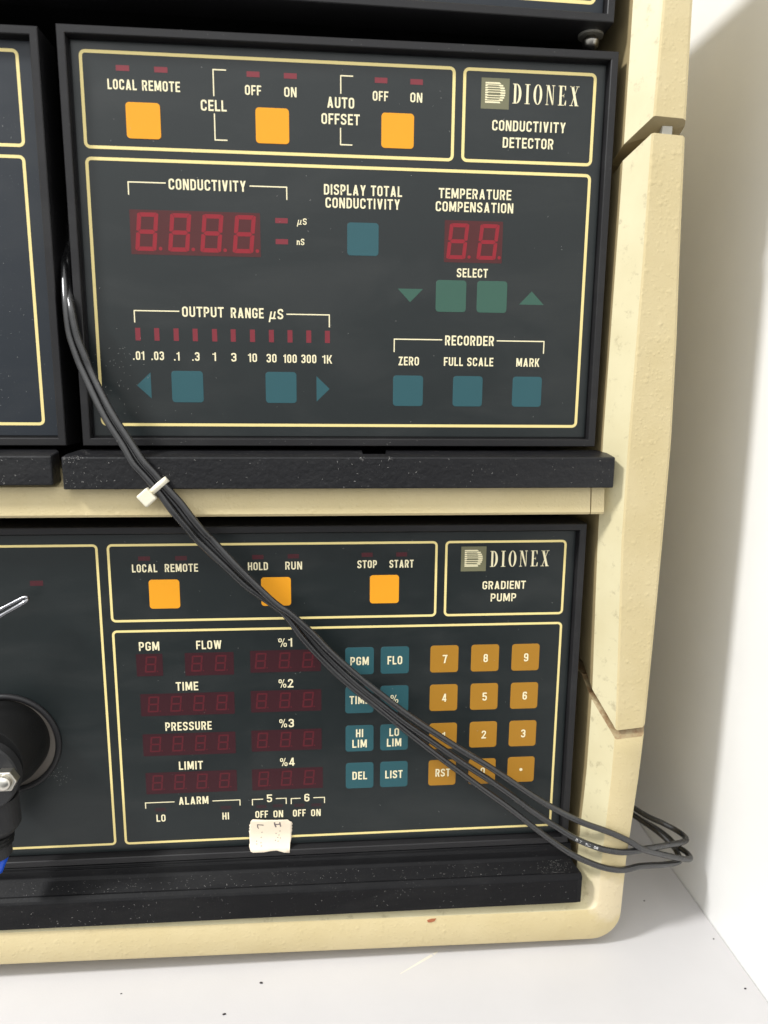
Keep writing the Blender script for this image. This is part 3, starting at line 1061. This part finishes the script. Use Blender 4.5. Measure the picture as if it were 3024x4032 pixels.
# module cut off by the left edge
lm = root('instrument_module', 'black dusty module cut off at the left edge, blank beside the detector panel', 'instrument', (-210, 0, -26))
module(lm, -317.0, -103.2, -25.9, 127.2, 'panel_dusty')
ledge(lm, -322.0, -105.6, -14, -27.3, -29.0, -40.6, 3.0, 3.0)
for x0, x1, z0, z1 in ((-309, -112.2, 87.3, 120.0), (-309, -112.6, -17.4, 83.3)):
    obj('border_line', rr_outline(x0, x1, z0, z1, 1.7, 1.17, -0.05, 0.2), M['line'], lm)

# module cut off by the top edge (hangs a touch out of level)
tm = root('instrument_module', 'black module cut off by the top edge, domed screw showing underneath', 'instrument', (0, 0, 139))
TX0, TX1, TZ0, TZ1 = -317.0, 113.4, 139.4, 199.0
module(tm, TX0, TX1, TZ0, TZ1, 'panel_dusty')
obj('border_line', rr_outline(-309, 106.0, 147.3, 191, 1.7, 1.3, -0.05, 0.2), M['line'], tm)
sc = obj('screw', lathe([(0.01, 133.4), (1.8, 133.8), (3.0, 134.9), (3.4, 136.4), (3.4, 137.2), (2.0, 137.4), (2.0, 138.6)], 108.2, 0, 32, axis='Z', cy=7.0), simple('dull_steel', (0.42, 0.40, 0.36), 0.32, metal=1.0), tm, smooth=True)
obj('washer', lathe([(5.0, 138.6), (5.0, 139.5)], 108.2, 0, 32, axis='Z', cy=7.6), simple('zinc', (0.40, 0.385, 0.34), 0.5, metal=0.6, var=0.2), sc)
tm.rotation_euler = (0, math.radians(0.75), 0)
tm.location += Vector((0, 0, 0.0006))

# pump module
pu = root('gradient_pump', 'wide black pump module with amber number keypad and faded red displays', 'pump', (0, 0, -217))
PX0, PX1, PZ0, PZ1 = -330.0, 114.9, -214.4, -59.6
module(pu, PX0, PX1, PZ0, PZ1, 'panel')
for x0, x1, z0, z1 in ((-90.4, 49.1, -101.35, -68.0), (53.5, 106.9, -101.35, -68.0), (-90.4, 106.9, -206.9, -106.0), (-322, -95.1, -206.9, -68.0)):
    obj('border_line', rr_outline(x0, x1, z0, z1, 1.6, 1.02, -0.05, 0.2), M['line'], pu)
for cx, cz in ((-68.0, -89.6), (-20.7, -89.2), (26.4, -88.9)):
    key(cx, cz, 12.8, 'orange', pu, 'push_button')
KEYS = (('PGM', 'teal', 15.6, -121.9), ('FLO', 'teal', 31.4, -121.9), ('TIME', 'teal', 15.6, -140.4), ('%', 'teal', 31.4, -140.4), ('HI|LIM', 'teal', 15.7, -159.1), ('LO|LIM', 'teal', 31.5, -159.1), ('DEL', 'teal', 15.8, -177.5), ('LIST', 'teal', 31.6, -177.5),
        ('7', 'amber', 53.8, -121.9), ('8', 'amber', 72.4, -121.9), ('9', 'amber', 91.1, -122.0), ('4', 'amber', 53.9, -140.5), ('5', 'amber', 72.6, -140.5), ('6', 'amber', 91.3, -140.6), ('1', 'amber', 54.1, -159.3), ('2', 'amber', 72.8, -159.2), ('3', 'amber', 91.4, -159.3), ('RST', 'amber', 54.1, -177.6), ('0', 'amber', 72.9, -177.7), ('.', 'amber', 91.4, -177.5))
KW = {'PGM': 8.2, 'FLO': 6.6, 'TIME': 8.9, '%': 3.6, 'HI': 3.3, 'LO': 4.4, 'LIM': 6.6, 'DEL': 6.7, 'LIST': 8.0, 'RST': 6.8, '1': 1.3}
for s, mt, cx, cz in KEYS:
    kb = key(cx, cz, 12.75, mt, pu, 'membrane_key', 0.10)
    bm = bmesh.new()
    if s == '.':
        bm.faces.new([bm.verts.new((cx + .75 * math.cos(a * math.pi / 8), -0.16, cz + .75 * math.sin(a * math.pi / 8))) for a in range(16)])
    else:
        ls = s.split('|')
        for i, q in enumerate(ls):
            ww = KW.get(q, 2.0)
            off = 0 if len(ls) == 1 else (2.55 if i == 0 else -2.55)
            dx = 0.3 if mt == 'amber' else 0
            text(bm, q, cx - ww / 2 + dx, cx + ww / 2 + dx, cz + off, 3.9, -0.16)
    obj('legend', bm, M['cream'], kb)
for s, x0, x1, zc, h in (
    ('LOCAL', -81.0, -70.6, -78.1, 3.5), ('REMOTE', -67.4, -53.6, -78.1, 3.5), ('HOLD', -32.5, -24.0, -77.8, 3.5), ('RUN', -16.6, -9.4, -77.7, 3.5), ('STOP', 14.5, 23.0, -77.5, 3.5), ('START', 28.5, 39.1, -77.5, 3.5),
    ('GRADIENT', 70.1, 89.6, -87.8, 3.7), ('PUMP', 74.0, 85.5, -93.5, 3.7), ('PGM', -79.9, -71.3, -112.9, 4.0), ('FLOW', -55.6, -44.7, -112.8, 3.9), ('%1', -20.2, -14.1, -112.5, 4.0), ('TIME', -65.0, -55.5, -131.7, 4.0), ('%2', -20.4, -14.0, -131.6, 4.0),
    ('PRESSURE', -70.4, -50.3, -150.5, 4.0), ('%3', -20.4, -13.9, -150.6, 4.0), ('LIMIT', -65.3, -54.8, -169.5, 4.0), ('%4', -20.4, -13.9, -169.5, 4.0), ('ALARM', -66.1, -52.9, -186.8, 3.8), ('LO', -76.3, -72.3, -194.9, 3.5), ('HI', -46.9, -43.9, -195.2, 3.5),
        ('5', -26.6, -24.3, -187.2, 3.8), ('6', -9.6, -7.3, -187.6, 3.8), ('OFF', -32.0, -26.3, -195.1, 3.5), ('ON', -23.8, -19.4, -195.2, 3.5), ('OFF', -14.9, -9.1, -195.2, 3.5), ('ON', -6.6, -2.2, -195.4, 3.5)):
    caption(s, x0, x1, zc, h, pu)
for pts in (((-68.0, -187.1), (-80.8, -187.1), (-80.8, -189.9)), ((-51.1, -187.4), (-38.8, -187.4), (-38.8, -190.2)), ((-28.3, -187.5), (-33.2, -187.5), (-33.2, -190.5)), ((-22.6, -187.5), (-17.9, -187.5), (-17.9, -190.4)), ((-11.3, -187.8), (-15.6, -187.8), (-15.6, -190.6)), ((-5.5, -187.8), (-0.4, -187.8), (-0.4, -190.7))):
    bracket(pts, pu, 0.42)
for cx, cz, w_, h, mt in ((-75.8, -73.9, 4.9, 1.9, 'led_dim'), (-60.5, -73.9, 4.9, 1.9, 'led_dim'), (-28.2, -73.8, 4.8, 1.9, 'led_dim'), (-13.1, -73.6, 4.8, 1.9, 'led_dim'), (18.7, -73.3, 4.8, 1.9, 'led_dim'), (33.8, -73.3, 4.8, 1.9, 'led_dim'), (-74.3, -190.7, 4.9, 1.7, 'led_faint'), (-45.2, -191.0, 4.9, 1.7, 'led_faint'), (-29.2, -191.2, 4.6, 1.5, 'led_faint'), (-21.7, -191.1, 4.7, 1.5, 'led_faint'), (-11.9, -191.3, 4.7, 1.5, 'led_faint'), (-4.1, -191.5, 4.6, 1.5, 'led_faint'), (-120.4, -84.0, 5.3, 2.2, 'led_dim')):
    lamp_rect(cx, cz, w_, h, pu, mt)
for cx, cz, w_, h, ds in ((-75.8, -121.5, 11.2, 10.2, (-75.3,)), (-50.2, -121.6, 21.0, 10.5, (-55.6, -45.4)), (-17.1, -121.1, 30.9, 10.2, (-28.0, -17.6, -7.3)), (-60.2, -140.1, 40.6, 10.4, (-75.0, -65.3, -55.4, -45.4)), (-17.1, -139.9, 31.2, 10.2, (-28.0, -17.7, -7.4)),
                          (-60.2, -159.1, 40.5, 10.5, (-75.0, -65.3, -55.4, -45.4)), (-17.2, -158.8, 31.4, 10.2, (-28.0, -17.7, -7.4)), (-60.0, -177.7, 40.2, 10.4, (-75.0, -65.3, -55.4, -45.4)), (-17.1, -177.8, 32.0, 10.4, (-27.9, -17.6, -7.3))):
    dd = display(cx, cz, w_, h, pu, 'window_dim')
    for q in ds:
        digit(q, cz + 0.3, 5.4, 7.4, 0.72, dd, M['segment_dim'], -0.06)
emblem(65.7, -75.7, pu)
serif_word(73.1, 99.7, -75.8, 7.2, -0.05, pu)
# tray along the foot of the pump: lip, trough and front wall
prof = [(2, -214.6), (-3.7, -214.6), (-3.9, -215.9), (-5.0, -216.1), (-5.2, -219.4), (-6.2, -220.5), (-11.6, -223.6), (-12.3, -223.1), (-13.8, -224.4), (-14.5, -225.4), (-14.5, -237.0), (-13.8, -237.7), (-6, -233.2), (20, -232.0), (20, -222)]
bm = bmesh.new()
secs = []
for x, cut, dz in ((-330, 0, 2.2), (-100, 0, 0.6), (108, 0, -0.6), (116.6, 0, -0.6), (118.9, 1, -0.6)):
    secs.append([bm.verts.new((x - (2.9 if (cut and y > -7) else 0), y + (0.6 if cut and y < -14 else 0), z + dz * (1 if z < -216 else 0))) for y, z in prof])
for a, b in zip(secs, secs[1:]):
    for i in range(len(prof)):
        j = (i + 1) % len(prof)
        bm.faces.new((a[i], a[j], b[j], b[i]))
bm.faces.new(secs[0])
bm.faces.new(secs[-1])
obj('drip_tray', bm, M['tray'], pu, bevel=0.35, segs=2)
# pump head at the left edge
HX, HZ = -138.2, -156.0
obj('collar_ring', lathe([(23.1, 0.2), (23.1, -0.8), (22.5, -1.5), (21.4, -1.6), (20.7, -1.0), (20.5, 1.4)], HX, HZ, 72), M['bezel'], pu, smooth=True)
obj('backing_plate', lathe([(20.6, -0.30), (20.6, -0.08)], HX, HZ, 64), M['plate'], pu)
ph = obj('pump_head', lathe([(18.7, 0.1), (18.5, -7), (17.8, -10), (15.8, -20.5), (15.5, -21)], HX - 0.4, HZ + 1.7, 64), M['head'], pu, smooth=False)
ph.modifiers.new('split', 'EDGE_SPLIT').split_angle = math.radians(40)
for p in ph.data.polygons:
    p.use_smooth = True
obj('face_plate', lathe([(14.8, -21.1), (14.8, -25.2), (14.2, -26.0)], HX, HZ - 1.6, 64), M['head_grey'], ph)
bm = bmesh.new()
for y0, y1, r_, nn in ((-26.1, -29.6, 4.7, 6),):
    lathe([(r_, y0), (r_, y1), (r_ * .93, y1 - .5)], -126.8, -157.0, 6, bm)
hx = obj('hex_nut', bm, M['steel'], ph, bevel=0.25)
obj('bolt_end', lathe([(3.0, -30.2), (3.0, -31.2), (2.4, -32.1), (1.2, -32.5), (0.01, -32.6)], -126.8, -157.0, 28), M['steel'], ph, smooth=True)
obj('outlet_block', lathe([(8.8, -170.5), (9.1, -183.0), (8.6, -184.0), (6.4, -186.8)], -136.9, 0, 40, axis='Z', cy=-17.5), M['head_grey'], ph)
obj('knurled_collar', lathe([(6.6, -186.9), (7.3, -187.4), (6.4, -188.2), (7.2, -189.0), (6.3, -189.8), (6.9, -190.6), (5.8, -191.0)], -137.6, 0, 36, axis='Z', cy=-19), M['head'], ph)
obj('outlet_sleeve', lathe([(5.9, -191.1), (6.0, -196.0), (5.6, -196.4)], -137.6, 0, 36, axis='Z', cy=-19), M['head_grey'], ph)
obj('tube_fitting', lathe([(4.3, -196.5), (4.2, -198.5), (2.4, -202.5), (1.6, -204.5)], -137.6, 0, 30, axis='Z', cy=-19), M['blue'], ph, smooth=True, label='bright blue cone fitting below the pump head')
# bent steel capillary loop beside the pump head
path = spline([(-160, -16, -108.0), (-146, -12, -100.0), (-133, -8.5, -93.0), (-126, -7.5, -89.4), (-122.6, -7.2, -87.9), (-121.3, -7.6, -88.3), (-122.2, -9.0, -89.4), (-126, -9.6, -91.6), (-133, -10.4, -95.6), (-146, -14, -103.5), (-160, -18, -112)], 6)
obj('capillary_tube', tube(path, 0.78, 14), M['wire'], pu, smooth=True)

# ------------------------------------------------------------------ cables
LOW = [(-110, 44, 132), (-107.5, 34, 85), (-104.0, 15, 55.4), (-102.6, 7, 47.4), (-101.1, 2, 43.4), (-99.3, -4, 32.9), (-98.6, -6, 26.3), (-97.7, -7, 17.6), (-95.5, -8, 10), (-93, -9, 3.4), (-85, -13, -13), (-78, -15, -24.4), (-74.2, -16, -31.4), (-70.2, -16, -36.3), (-67.1, -16, -40.1), (-64, -16, -44.3), (-59.6, -16, -51), (-54.3, -15, -58.2), (-50.6, -14, -63.4), (-39.2, -13.6, -75.3), (-31.7, -13.2, -83.0), (-21.2, -12.4, -91.3), (-15.7, -12.4, -96.4), (-9.3, -13, -105.6), (-0.6, -12, -116.4), (9.9, -12, -127.2), (21, -12, -137), (28.6, -12, -143.8), (38.4, -12, -152.5), (48.4, -12, -161.1), (59, -12, -169.8), (70.5, -12, -179.2), (82.6, -12, -188.8), (96, -12, -200.3), (107.7, -13, -209.4), (115, -14.5, -213.7), (125.3, -15, -218.6), (133.1, -15, -221), (139.8, -13, -222.9), (148.5, -10, -223.8), (162.3, -4, -228.3), (172.2, 2, -232.2), (178.1, 8, -235.2), (179.9, 14, -235.8), (179.2, 18, -234.5), (175, 24, -231.5), (170.4, 32, -230.4), (160, 46, -228), (140, 62, -226)]
UPP = [(-107, 44, 132), (-104.5, 34, 85), (-102.6, 15, 55.4), (-101.2, 7, 47.4), (-99.7, 1, 37.9), (-96.9, -6, 28.5), (-95.7, -7.5, 21.9), (-94.3, -8, 15.4), (-91.9, -8.5, 8.9), (-89.6, -9, 2.4), (-82, -13, -12), (-74.3, -15, -24.4), (-70, -16, -31), (-66, -16, -35.8), (-62.6, -16, -40.3), (-56.6, -16, -47.3), (-52.3, -16, -53.5), (-47.6, -15, -60), (-45, -14, -63), (-36.5, -14.4, -72.8), (-29.3, -14.6, -80.6), (-20.0, -15.0, -90.0), (-14.3, -14.8, -94.3), (-5.0, -14, -103.6), (2, -13.4, -111.6), (13.5, -13, -122.9), (28.4, -13, -135.7), (39.2, -13, -144.4), (50.2, -13, -152.4), (61.3, -13, -160.2), (72.6, -13, -167.7), (81.7, -13, -174.3), (93.9, -13, -183.3), (103.1, -13, -189.4), (116, -14.5, -196.1), (129.3, -15, -201.5), (139.3, -14, -207.1), (147.8, -12, -213.4), (159.1, -7, -220.1), (174.7, 0, -228.6), (182.2, 6, -233.2), (183.8, 12, -234.6), (181.6, 18, -234.7), (179.3, 24, -233.5), (175.6, 30, -232.4), (169.9, 36, -231.1), (158, 52, -229), (140, 68, -227)]
MIDC = [(-108, 48, 132), (-106, 38, 85), (-103.6, 18, 55.6), (-102.4, 10, 47.8), (-101.1, 4, 38.2), (-98.3, -3.6, 28.6), (-97.4, -4.6, 22.1), (-96, -5.6, 15.5), (-94.1, -6.1, 8.9), (-91.6, -6.7, 2.4), (-84, -11, -12.4), (-76.6, -13, -24.5), (-72.4, -13.8, -31.5), (-68.6, -13.8, -36.3), (-65.3, -13.8, -40.6), (-58.5, -13.8, -49.3), (-53.7, -13.8, -56.1), (-49.4, -12.6, -61.7), (-38.2, -11.8, -74.4), (-30.6, -11.6, -82.0), (-20.6, -11.4, -90.8), (-15.0, -11.4, -95.6), (-7.2, -11.6, -104.8), (1.6, -11.6, -115.2), (13.0, -12, -126.9), (24.5, -12, -137), (34.2, -12, -145.4), (42.9, -12, -152.1), (52.7, -12, -159.7), (61.9, -12, -166.7), (72.2, -12, -174.1), (82.8, -12, -182.2), (94.6, -12, -191.8), (104.6, -13, -198.6), (114.5, -14.5, -204.7), (124.7, -15, -209.3), (132.5, -15, -211.6), (139.7, -14, -213), (150.4, -10, -214.8), (165.3, -2, -219.3), (177.4, 6, -223.9), (182.6, 12, -226.3), (182.6, 20, -227.8), (176.7, 26, -226.6), (170.7, 32, -226), (160, 46, -224), (140, 62, -222)]
CG = 'black cables tied together across the fronts'
obj('cable', tube(spline(LOW, 6), 1.4, 16), M['cable'], smooth=True, label='lowest black cable, crossing the drip tray before looping by the wall', cat='cable', group=CG)
obj('cable', tube(spline(UPP, 6), 1.4, 16), M['cable'], smooth=True, label='topmost black cable where the three cross the number keypad', cat='cable', group=CG)
mc = obj('cable', tube(spline(MIDC, 6), 1.4, 16), M['cable'], smooth=True, label='middle black cable with small white print beside the beige frame', cat='cable', group=CG)
# print on the middle cable, upside down as the cable lies
mp = spline(MIDC, 12)
i0 = min(range(len(mp)), key=lambda i: abs(mp[i].x - 112.5) if mp[i].y < -5 else 1e9)
cum = [0.0]
for i in range(i0, i0 + 60):
    cum.append(cum[-1] + (mp[i + 1] - mp[i]).length)
axl = 20.0


def on_cable(u, v, k):
    """point on the front of the middle cable, u mm along it, v mm round it"""
    j = 0
    while j < len(cum) - 2 and cum[j + 1] < u:
        j += 1
    f = (u - cum[j]) / max(cum[j + 1] - cum[j], 1e-6)
    p, q_ = mp[i0 + j], mp[i0 + j + 1]
    c = p.lerp(q_, f)
    ad = (q_ - p).normalized()
    fr = Vector((-0.35, -0.85, 0.35))
    nm = (fr - ad * fr.dot(ad)).normalized()
    sd = nm.cross(ad)
    if sd.z < 0:
        sd = -sd
    an = v / 1.4
    return c + (nm * math.cos(an) + sd * math.sin(an)) * (1.44 + 0.006 * k)


bm = bmesh.new()
for wd, u0, u1 in (('80', 10.6, 12.6), ('174', 6.2, 8.9), ('A/U', 1.2, 4.2)):
    text(bm, wd, 0, u1 - u0, 0, 1.05, 0, flip=True, surf=lambda u, v, k, o=u0: on_cable(u + o, v, k))
obj('cable_print', bm, M['white_print'], mc)

# cable tie round all three
tie = root('cable_tie', 'white nylon tie with square head binding the cables below the ledge', 'cable tie', (-66, -16, -46))
tc = Vector((-64.6, -15.4, -40.6))
td = Vector((0.66, 0, -0.75)).normalized()
tu = Vector((0.75, 0, 0.66)).normalized()
bm = bmesh.new()
ringp = []
for i in range(36):
    a = 2 * math.pi * i / 36
    ringp.append(tc + tu * (3.55 * math.cos(a)) + Vector((0, -1, 0)) * (2.55 * math.sin(a)))
for i in range(36):
    j = (i + 1) % 36
    vs = []
    for p, s in ((ringp[i], 1), (ringp[j], 1), (ringp[j], -1), (ringp[i], -1)):
        vs.append(bm.verts.new(p + td * 1.25 * s))
    bm.faces.new(vs)
bmesh.ops.remove_doubles(bm, verts=bm.verts, dist=0.001)
stp = obj('strap', bm, M['nylon'], tie, smooth=True)
sm = stp.modifiers.new('solid', 'SOLIDIFY')
sm.thickness = 0.0007
sm.offset = 1
bm = box(-2.7, 2.7, -2.2, 2.2, -2.9, 2.9)
hm = Matrix((tu, Vector((0, 1, 0)), -td)).transposed()
hc = tc - tu * 6.2 + Vector((0, -1.6, 0)) + td * 0.3
for v in bm.verts:
    v.co = hc + hm @ v.co
obj('tie_head', bm, M['nylon'], tie, bevel=0.7, segs=3)

# masking tape with torn ends
TP_ = [(-33.2, -197.2), (-27.8, -197.7), (-22.2, -198.0), (-17.3, -198.1), (-16.4, -199.0), (-15.5, -199.4), (-15.1, -200.5), (-15.6, -201.3), (-15.2, -202.0), (-15.6, -202.7), (-15.3, -203.5), (-15.7, -204.8), (-15.7, -206.9), (-16.0, -208.5), (-16.3, -209.0), (-16.5, -212.4), (-19.1, -212.2), (-22.4, -211.4), (-25.2, -211.5), (-28.1, -211.8), (-33.1, -211.8), (-34.2, -211.4), (-34.8, -210.1), (-35.0, -209.2), (-34.7, -208.3), (-34.9, -206.6), (-34.9, -204.3), (-35.1, -202.9), (-34.6, -202.6), (-35.0, -201.7), (-34.6, -201.0), (-34.9, -200.1), (-34.3, -199.3), (-34.3, -198.5), (-33.7, -197.6)]


def tape_y(x, z):
    d = max(0.0, -204 - z)
    return -0.45 - 0.055 * d * d - 0.12 * math.sin((x + 35) * 0.2)


bm = bmesh.new()
from mathutils.geometry import delaunay_2d_cdt
grid = [Vector((x, z)) for x in [-34 + 1.6 * i for i in range(12)] for z in [-198.6 - 1.5 * j for j in range(9)]]
n = len(TP_)
verts = [Vector(p) for p in TP_] + grid
res = delaunay_2d_cdt(verts, [], [list(range(n))], 1, 1e-4)
vv = [bm.verts.new((p.x, tape_y(p.x, p.y), p.y)) for p in res[0]]
for f in res[2]:
    bm.faces.new([vv[i] for i in f])
tape = obj('masking_tape', bm, M['tape'], smooth=True, label='torn scrap of cream masking tape stuck over the bottom yellow line', cat='tape')
q = tape.modifiers.new('solid', 'SOLIDIFY')
q.thickness = 0.00016
q.offset = 0
bm = bmesh.new()


def mark(pts, t):
    ribbon(bm, [Vector(p) for p in pts], t, False, lambda p, k: bm.verts.new((p.x, tape_y(p.x, p.y) - 0.16, p.y)), 0)


mark([(-28.3, -200.2), (-31.2, -199.8)], 0.42)
mark([(-31.1, -199.7), (-31.1, -201.1), (-30.6, -201.8)], 0.42)
mark([(-23.4, -199.0), (-23.2, -200.3), (-22.7, -201.5)], 0.62)
mark([(-21.0, -199.1), (-20.6, -201.4)], 0.55)
mark([(-23.2, -200.2), (-20.7, -200.1)], 0.50)
for x, z in ((-29.1, -203.8), (-29.5, -206.2), (-29.6, -208.4), (-31.6, -207.7), (-31.5, -208.8), (-29.4, -209.6), (-22.7, -204.7), (-21.4, -205.5), (-20.9, -203.6), (-21.9, -206.6), (-20.8, -206.9), (-23.0, -207.7), (-21.8, -208.1)):
    mark([(x - .25, z - .05), (x + .2, z + .12)], 0.34)
obj('pen_mark', bm, M['pencil'], tape)

# worn streaks
bm = bmesh.new()
for (xa, ya), (xb, yb), t0, t1 in (((33.4, -21.2), (49.5, -11.6), 0.15, 0.75), ((50.2, -11.2), (52.6, -9.7), 0.7, 0.25)):
    d = Vector((xb - xa, yb - ya)).normalized()
    nn = Vector((-d.y, d.x))
    for z in (-263.95,):
        bm.faces.new([bm.verts.new((p.x, p.y, z)) for p in (Vector((xa, ya)) + nn * t0, Vector((xb, yb)) + nn * t1, Vector((xb, yb)) - nn * t1, Vector((xa, ya)) - nn * t0)])
obj('scratch', bm, simple('scratched_laminate', (0.68, 0.64, 0.55), 0.6, var=0.2), bpy.data.objects['counter'])

# ------------------------------------------------------------------ crumbs and lint
for x, y, s, lb in ((-43.3, -36.6, 1.0, 'larger dark crumb on the white counter near its left edge'), (-29.0, -21.6, 0.9, 'dark crumb on the counter just in front of the base, left half'), (165.2, 15.5, 0.6, 'tiny dark crumb on the counter between the rounded corner and the wall'), (187.4, -12.0, 0.6, 'tiny dark crumb lying against the foot of the wall'), (186.0, -40.8, 0.7, 'brown speck near the wall, closest to the bottom right corner'), (-89.5, -22.7, 0.5, 'smallest speck on the counter, under the left part of the base')):
    bm = bmesh.new()
    bmesh.ops.create_icosphere(bm, subdivisions=2, radius=1.0)
    for v in bm.verts:
        k = 1 + rng.uniform(-.3, .3)
        v.co = Vector((x + v.co.x * s * k * .8, y + v.co.y * s * k * .5, -264 + s * .25 + v.co.z * s * .3 * k))
    obj('crumb', bm, M['crumb'], label=lb, cat='crumb', group='crumbs on the counter')

bm = bmesh.new()


def lint(x, y, z, s, face):
    """a hair-thin curl or flake lying on a front ('f') or on a top ('t')"""
    a = rng.uniform(0, 6.28)
    cur = rng.uniform(-1.2, 1.2)
    ln = s * rng.uniform(.6, 1.8)
    wd = s * rng.uniform(.12, .24)
    prev = None
    px, pz = 0.0, 0.0
    for i in range(4):
        dx, dz = math.cos(a), math.sin(a)
        pr = []
        for sgn in (-1, 1):
            ox, oz = px - dz * wd * sgn * .5, pz + dx * wd * sgn * .5
            pr.append(bm.verts.new((x + ox, y, z + oz) if face == 'f' else (x + ox, y + oz, z)))
        if prev:
            bm.faces.new((prev[0], prev[1], pr[1], pr[0]))
        prev = pr
        px += dx * ln / 3
        pz += dz * ln / 3
        a += cur / 3


for i in range(60):
    lint(rng.uniform(-98, 119), -14.15, rng.uniform(-41.5, -30.2), .42, 'f')
for i in range(60):
    x = rng.uniform(-97, 116)
    t = rng.uniform(.1, .9)
    lint(x, .5 - 14.5 * t, -27.5 - 1.8 * t, .45, 't')
for i in range(14):
    lint(rng.uniform(-140, -108), -14.15, rng.uniform(-40, -30), .42, 'f')
for i in range(52):
    lint(rng.gauss(-82, 6), -0.15, rng.gauss(1, 9), .38, 'f')
for i in range(60):
    lint(rng.uniform(-90, 110), -0.2, rng.uniform(-18, 122), .36, 'f')
for i in range(80):
    lint(rng.uniform(-90, 108), -0.2, rng.uniform(-205, -65), .34, 'f')
for i in range(40):
    lint(rng.uniform(-134, -113), -0.15, rng.uniform(-16, 120), .34, 'f')
for i in range(190):
    x, y = rng.uniform(-135, 114), rng.uniform(-11.4, -6.6)
    lint(x, y, -220.5 + (y + 6.2) * 0.574 + .18 - x * 0.0058, .38, 't')
for i in range(90):
    lint(rng.uniform(-135, 116), -14.68, rng.uniform(-236, -226), .40, 'f')
for i in range(120):
    x, y = rng.gauss(108, 3.5), max(-11.4, min(-6.6, rng.gauss(-9, 2)))
    lint(min(x, 115), y, -220.5 + (y + 6.2) * 0.574 + .2 - 0.6, .26, 't')
for i in range(40):
    lint(rng.gauss(-119, 3), -0.2, rng.gauss(-172, 3), .30, 'f')
for i in range(60):
    lint(rng.gauss(108, 5), -2.0 - abs(rng.gauss(0, 4)), -27.3, .35, 't')
for i in range(46):
    lint(-101.3 + abs(rng.gauss(0, 5)), -14.2, rng.choice((rng.gauss(-29.6, .35), rng.uniform(-41, -29.5))), .34, 'f')
for i in range(40):
    x = -98 + abs(rng.gauss(0, 6))
    t = rng.uniform(.15, .95)
    lint(x, .5 - 14.5 * t, -27.4 - 1.8 * t, .45, 't')
for i in range(26):
    lint(rng.choice((15.5, 27.0)) + rng.gauss(0, .8), -14.2, rng.gauss(-30, .5), .3, 'f')
for i in range(24):
    lint(rng.uniform(-95, 114), -3.62, rng.choice((rng.uniform(126, 128), rng.uniform(-25.5, -23.6))), .3, 'f')
obj('lint', bm, M['dust'], label='scattered white dust and lint on the black fronts and ledges', cat='dust', kind='stuff')
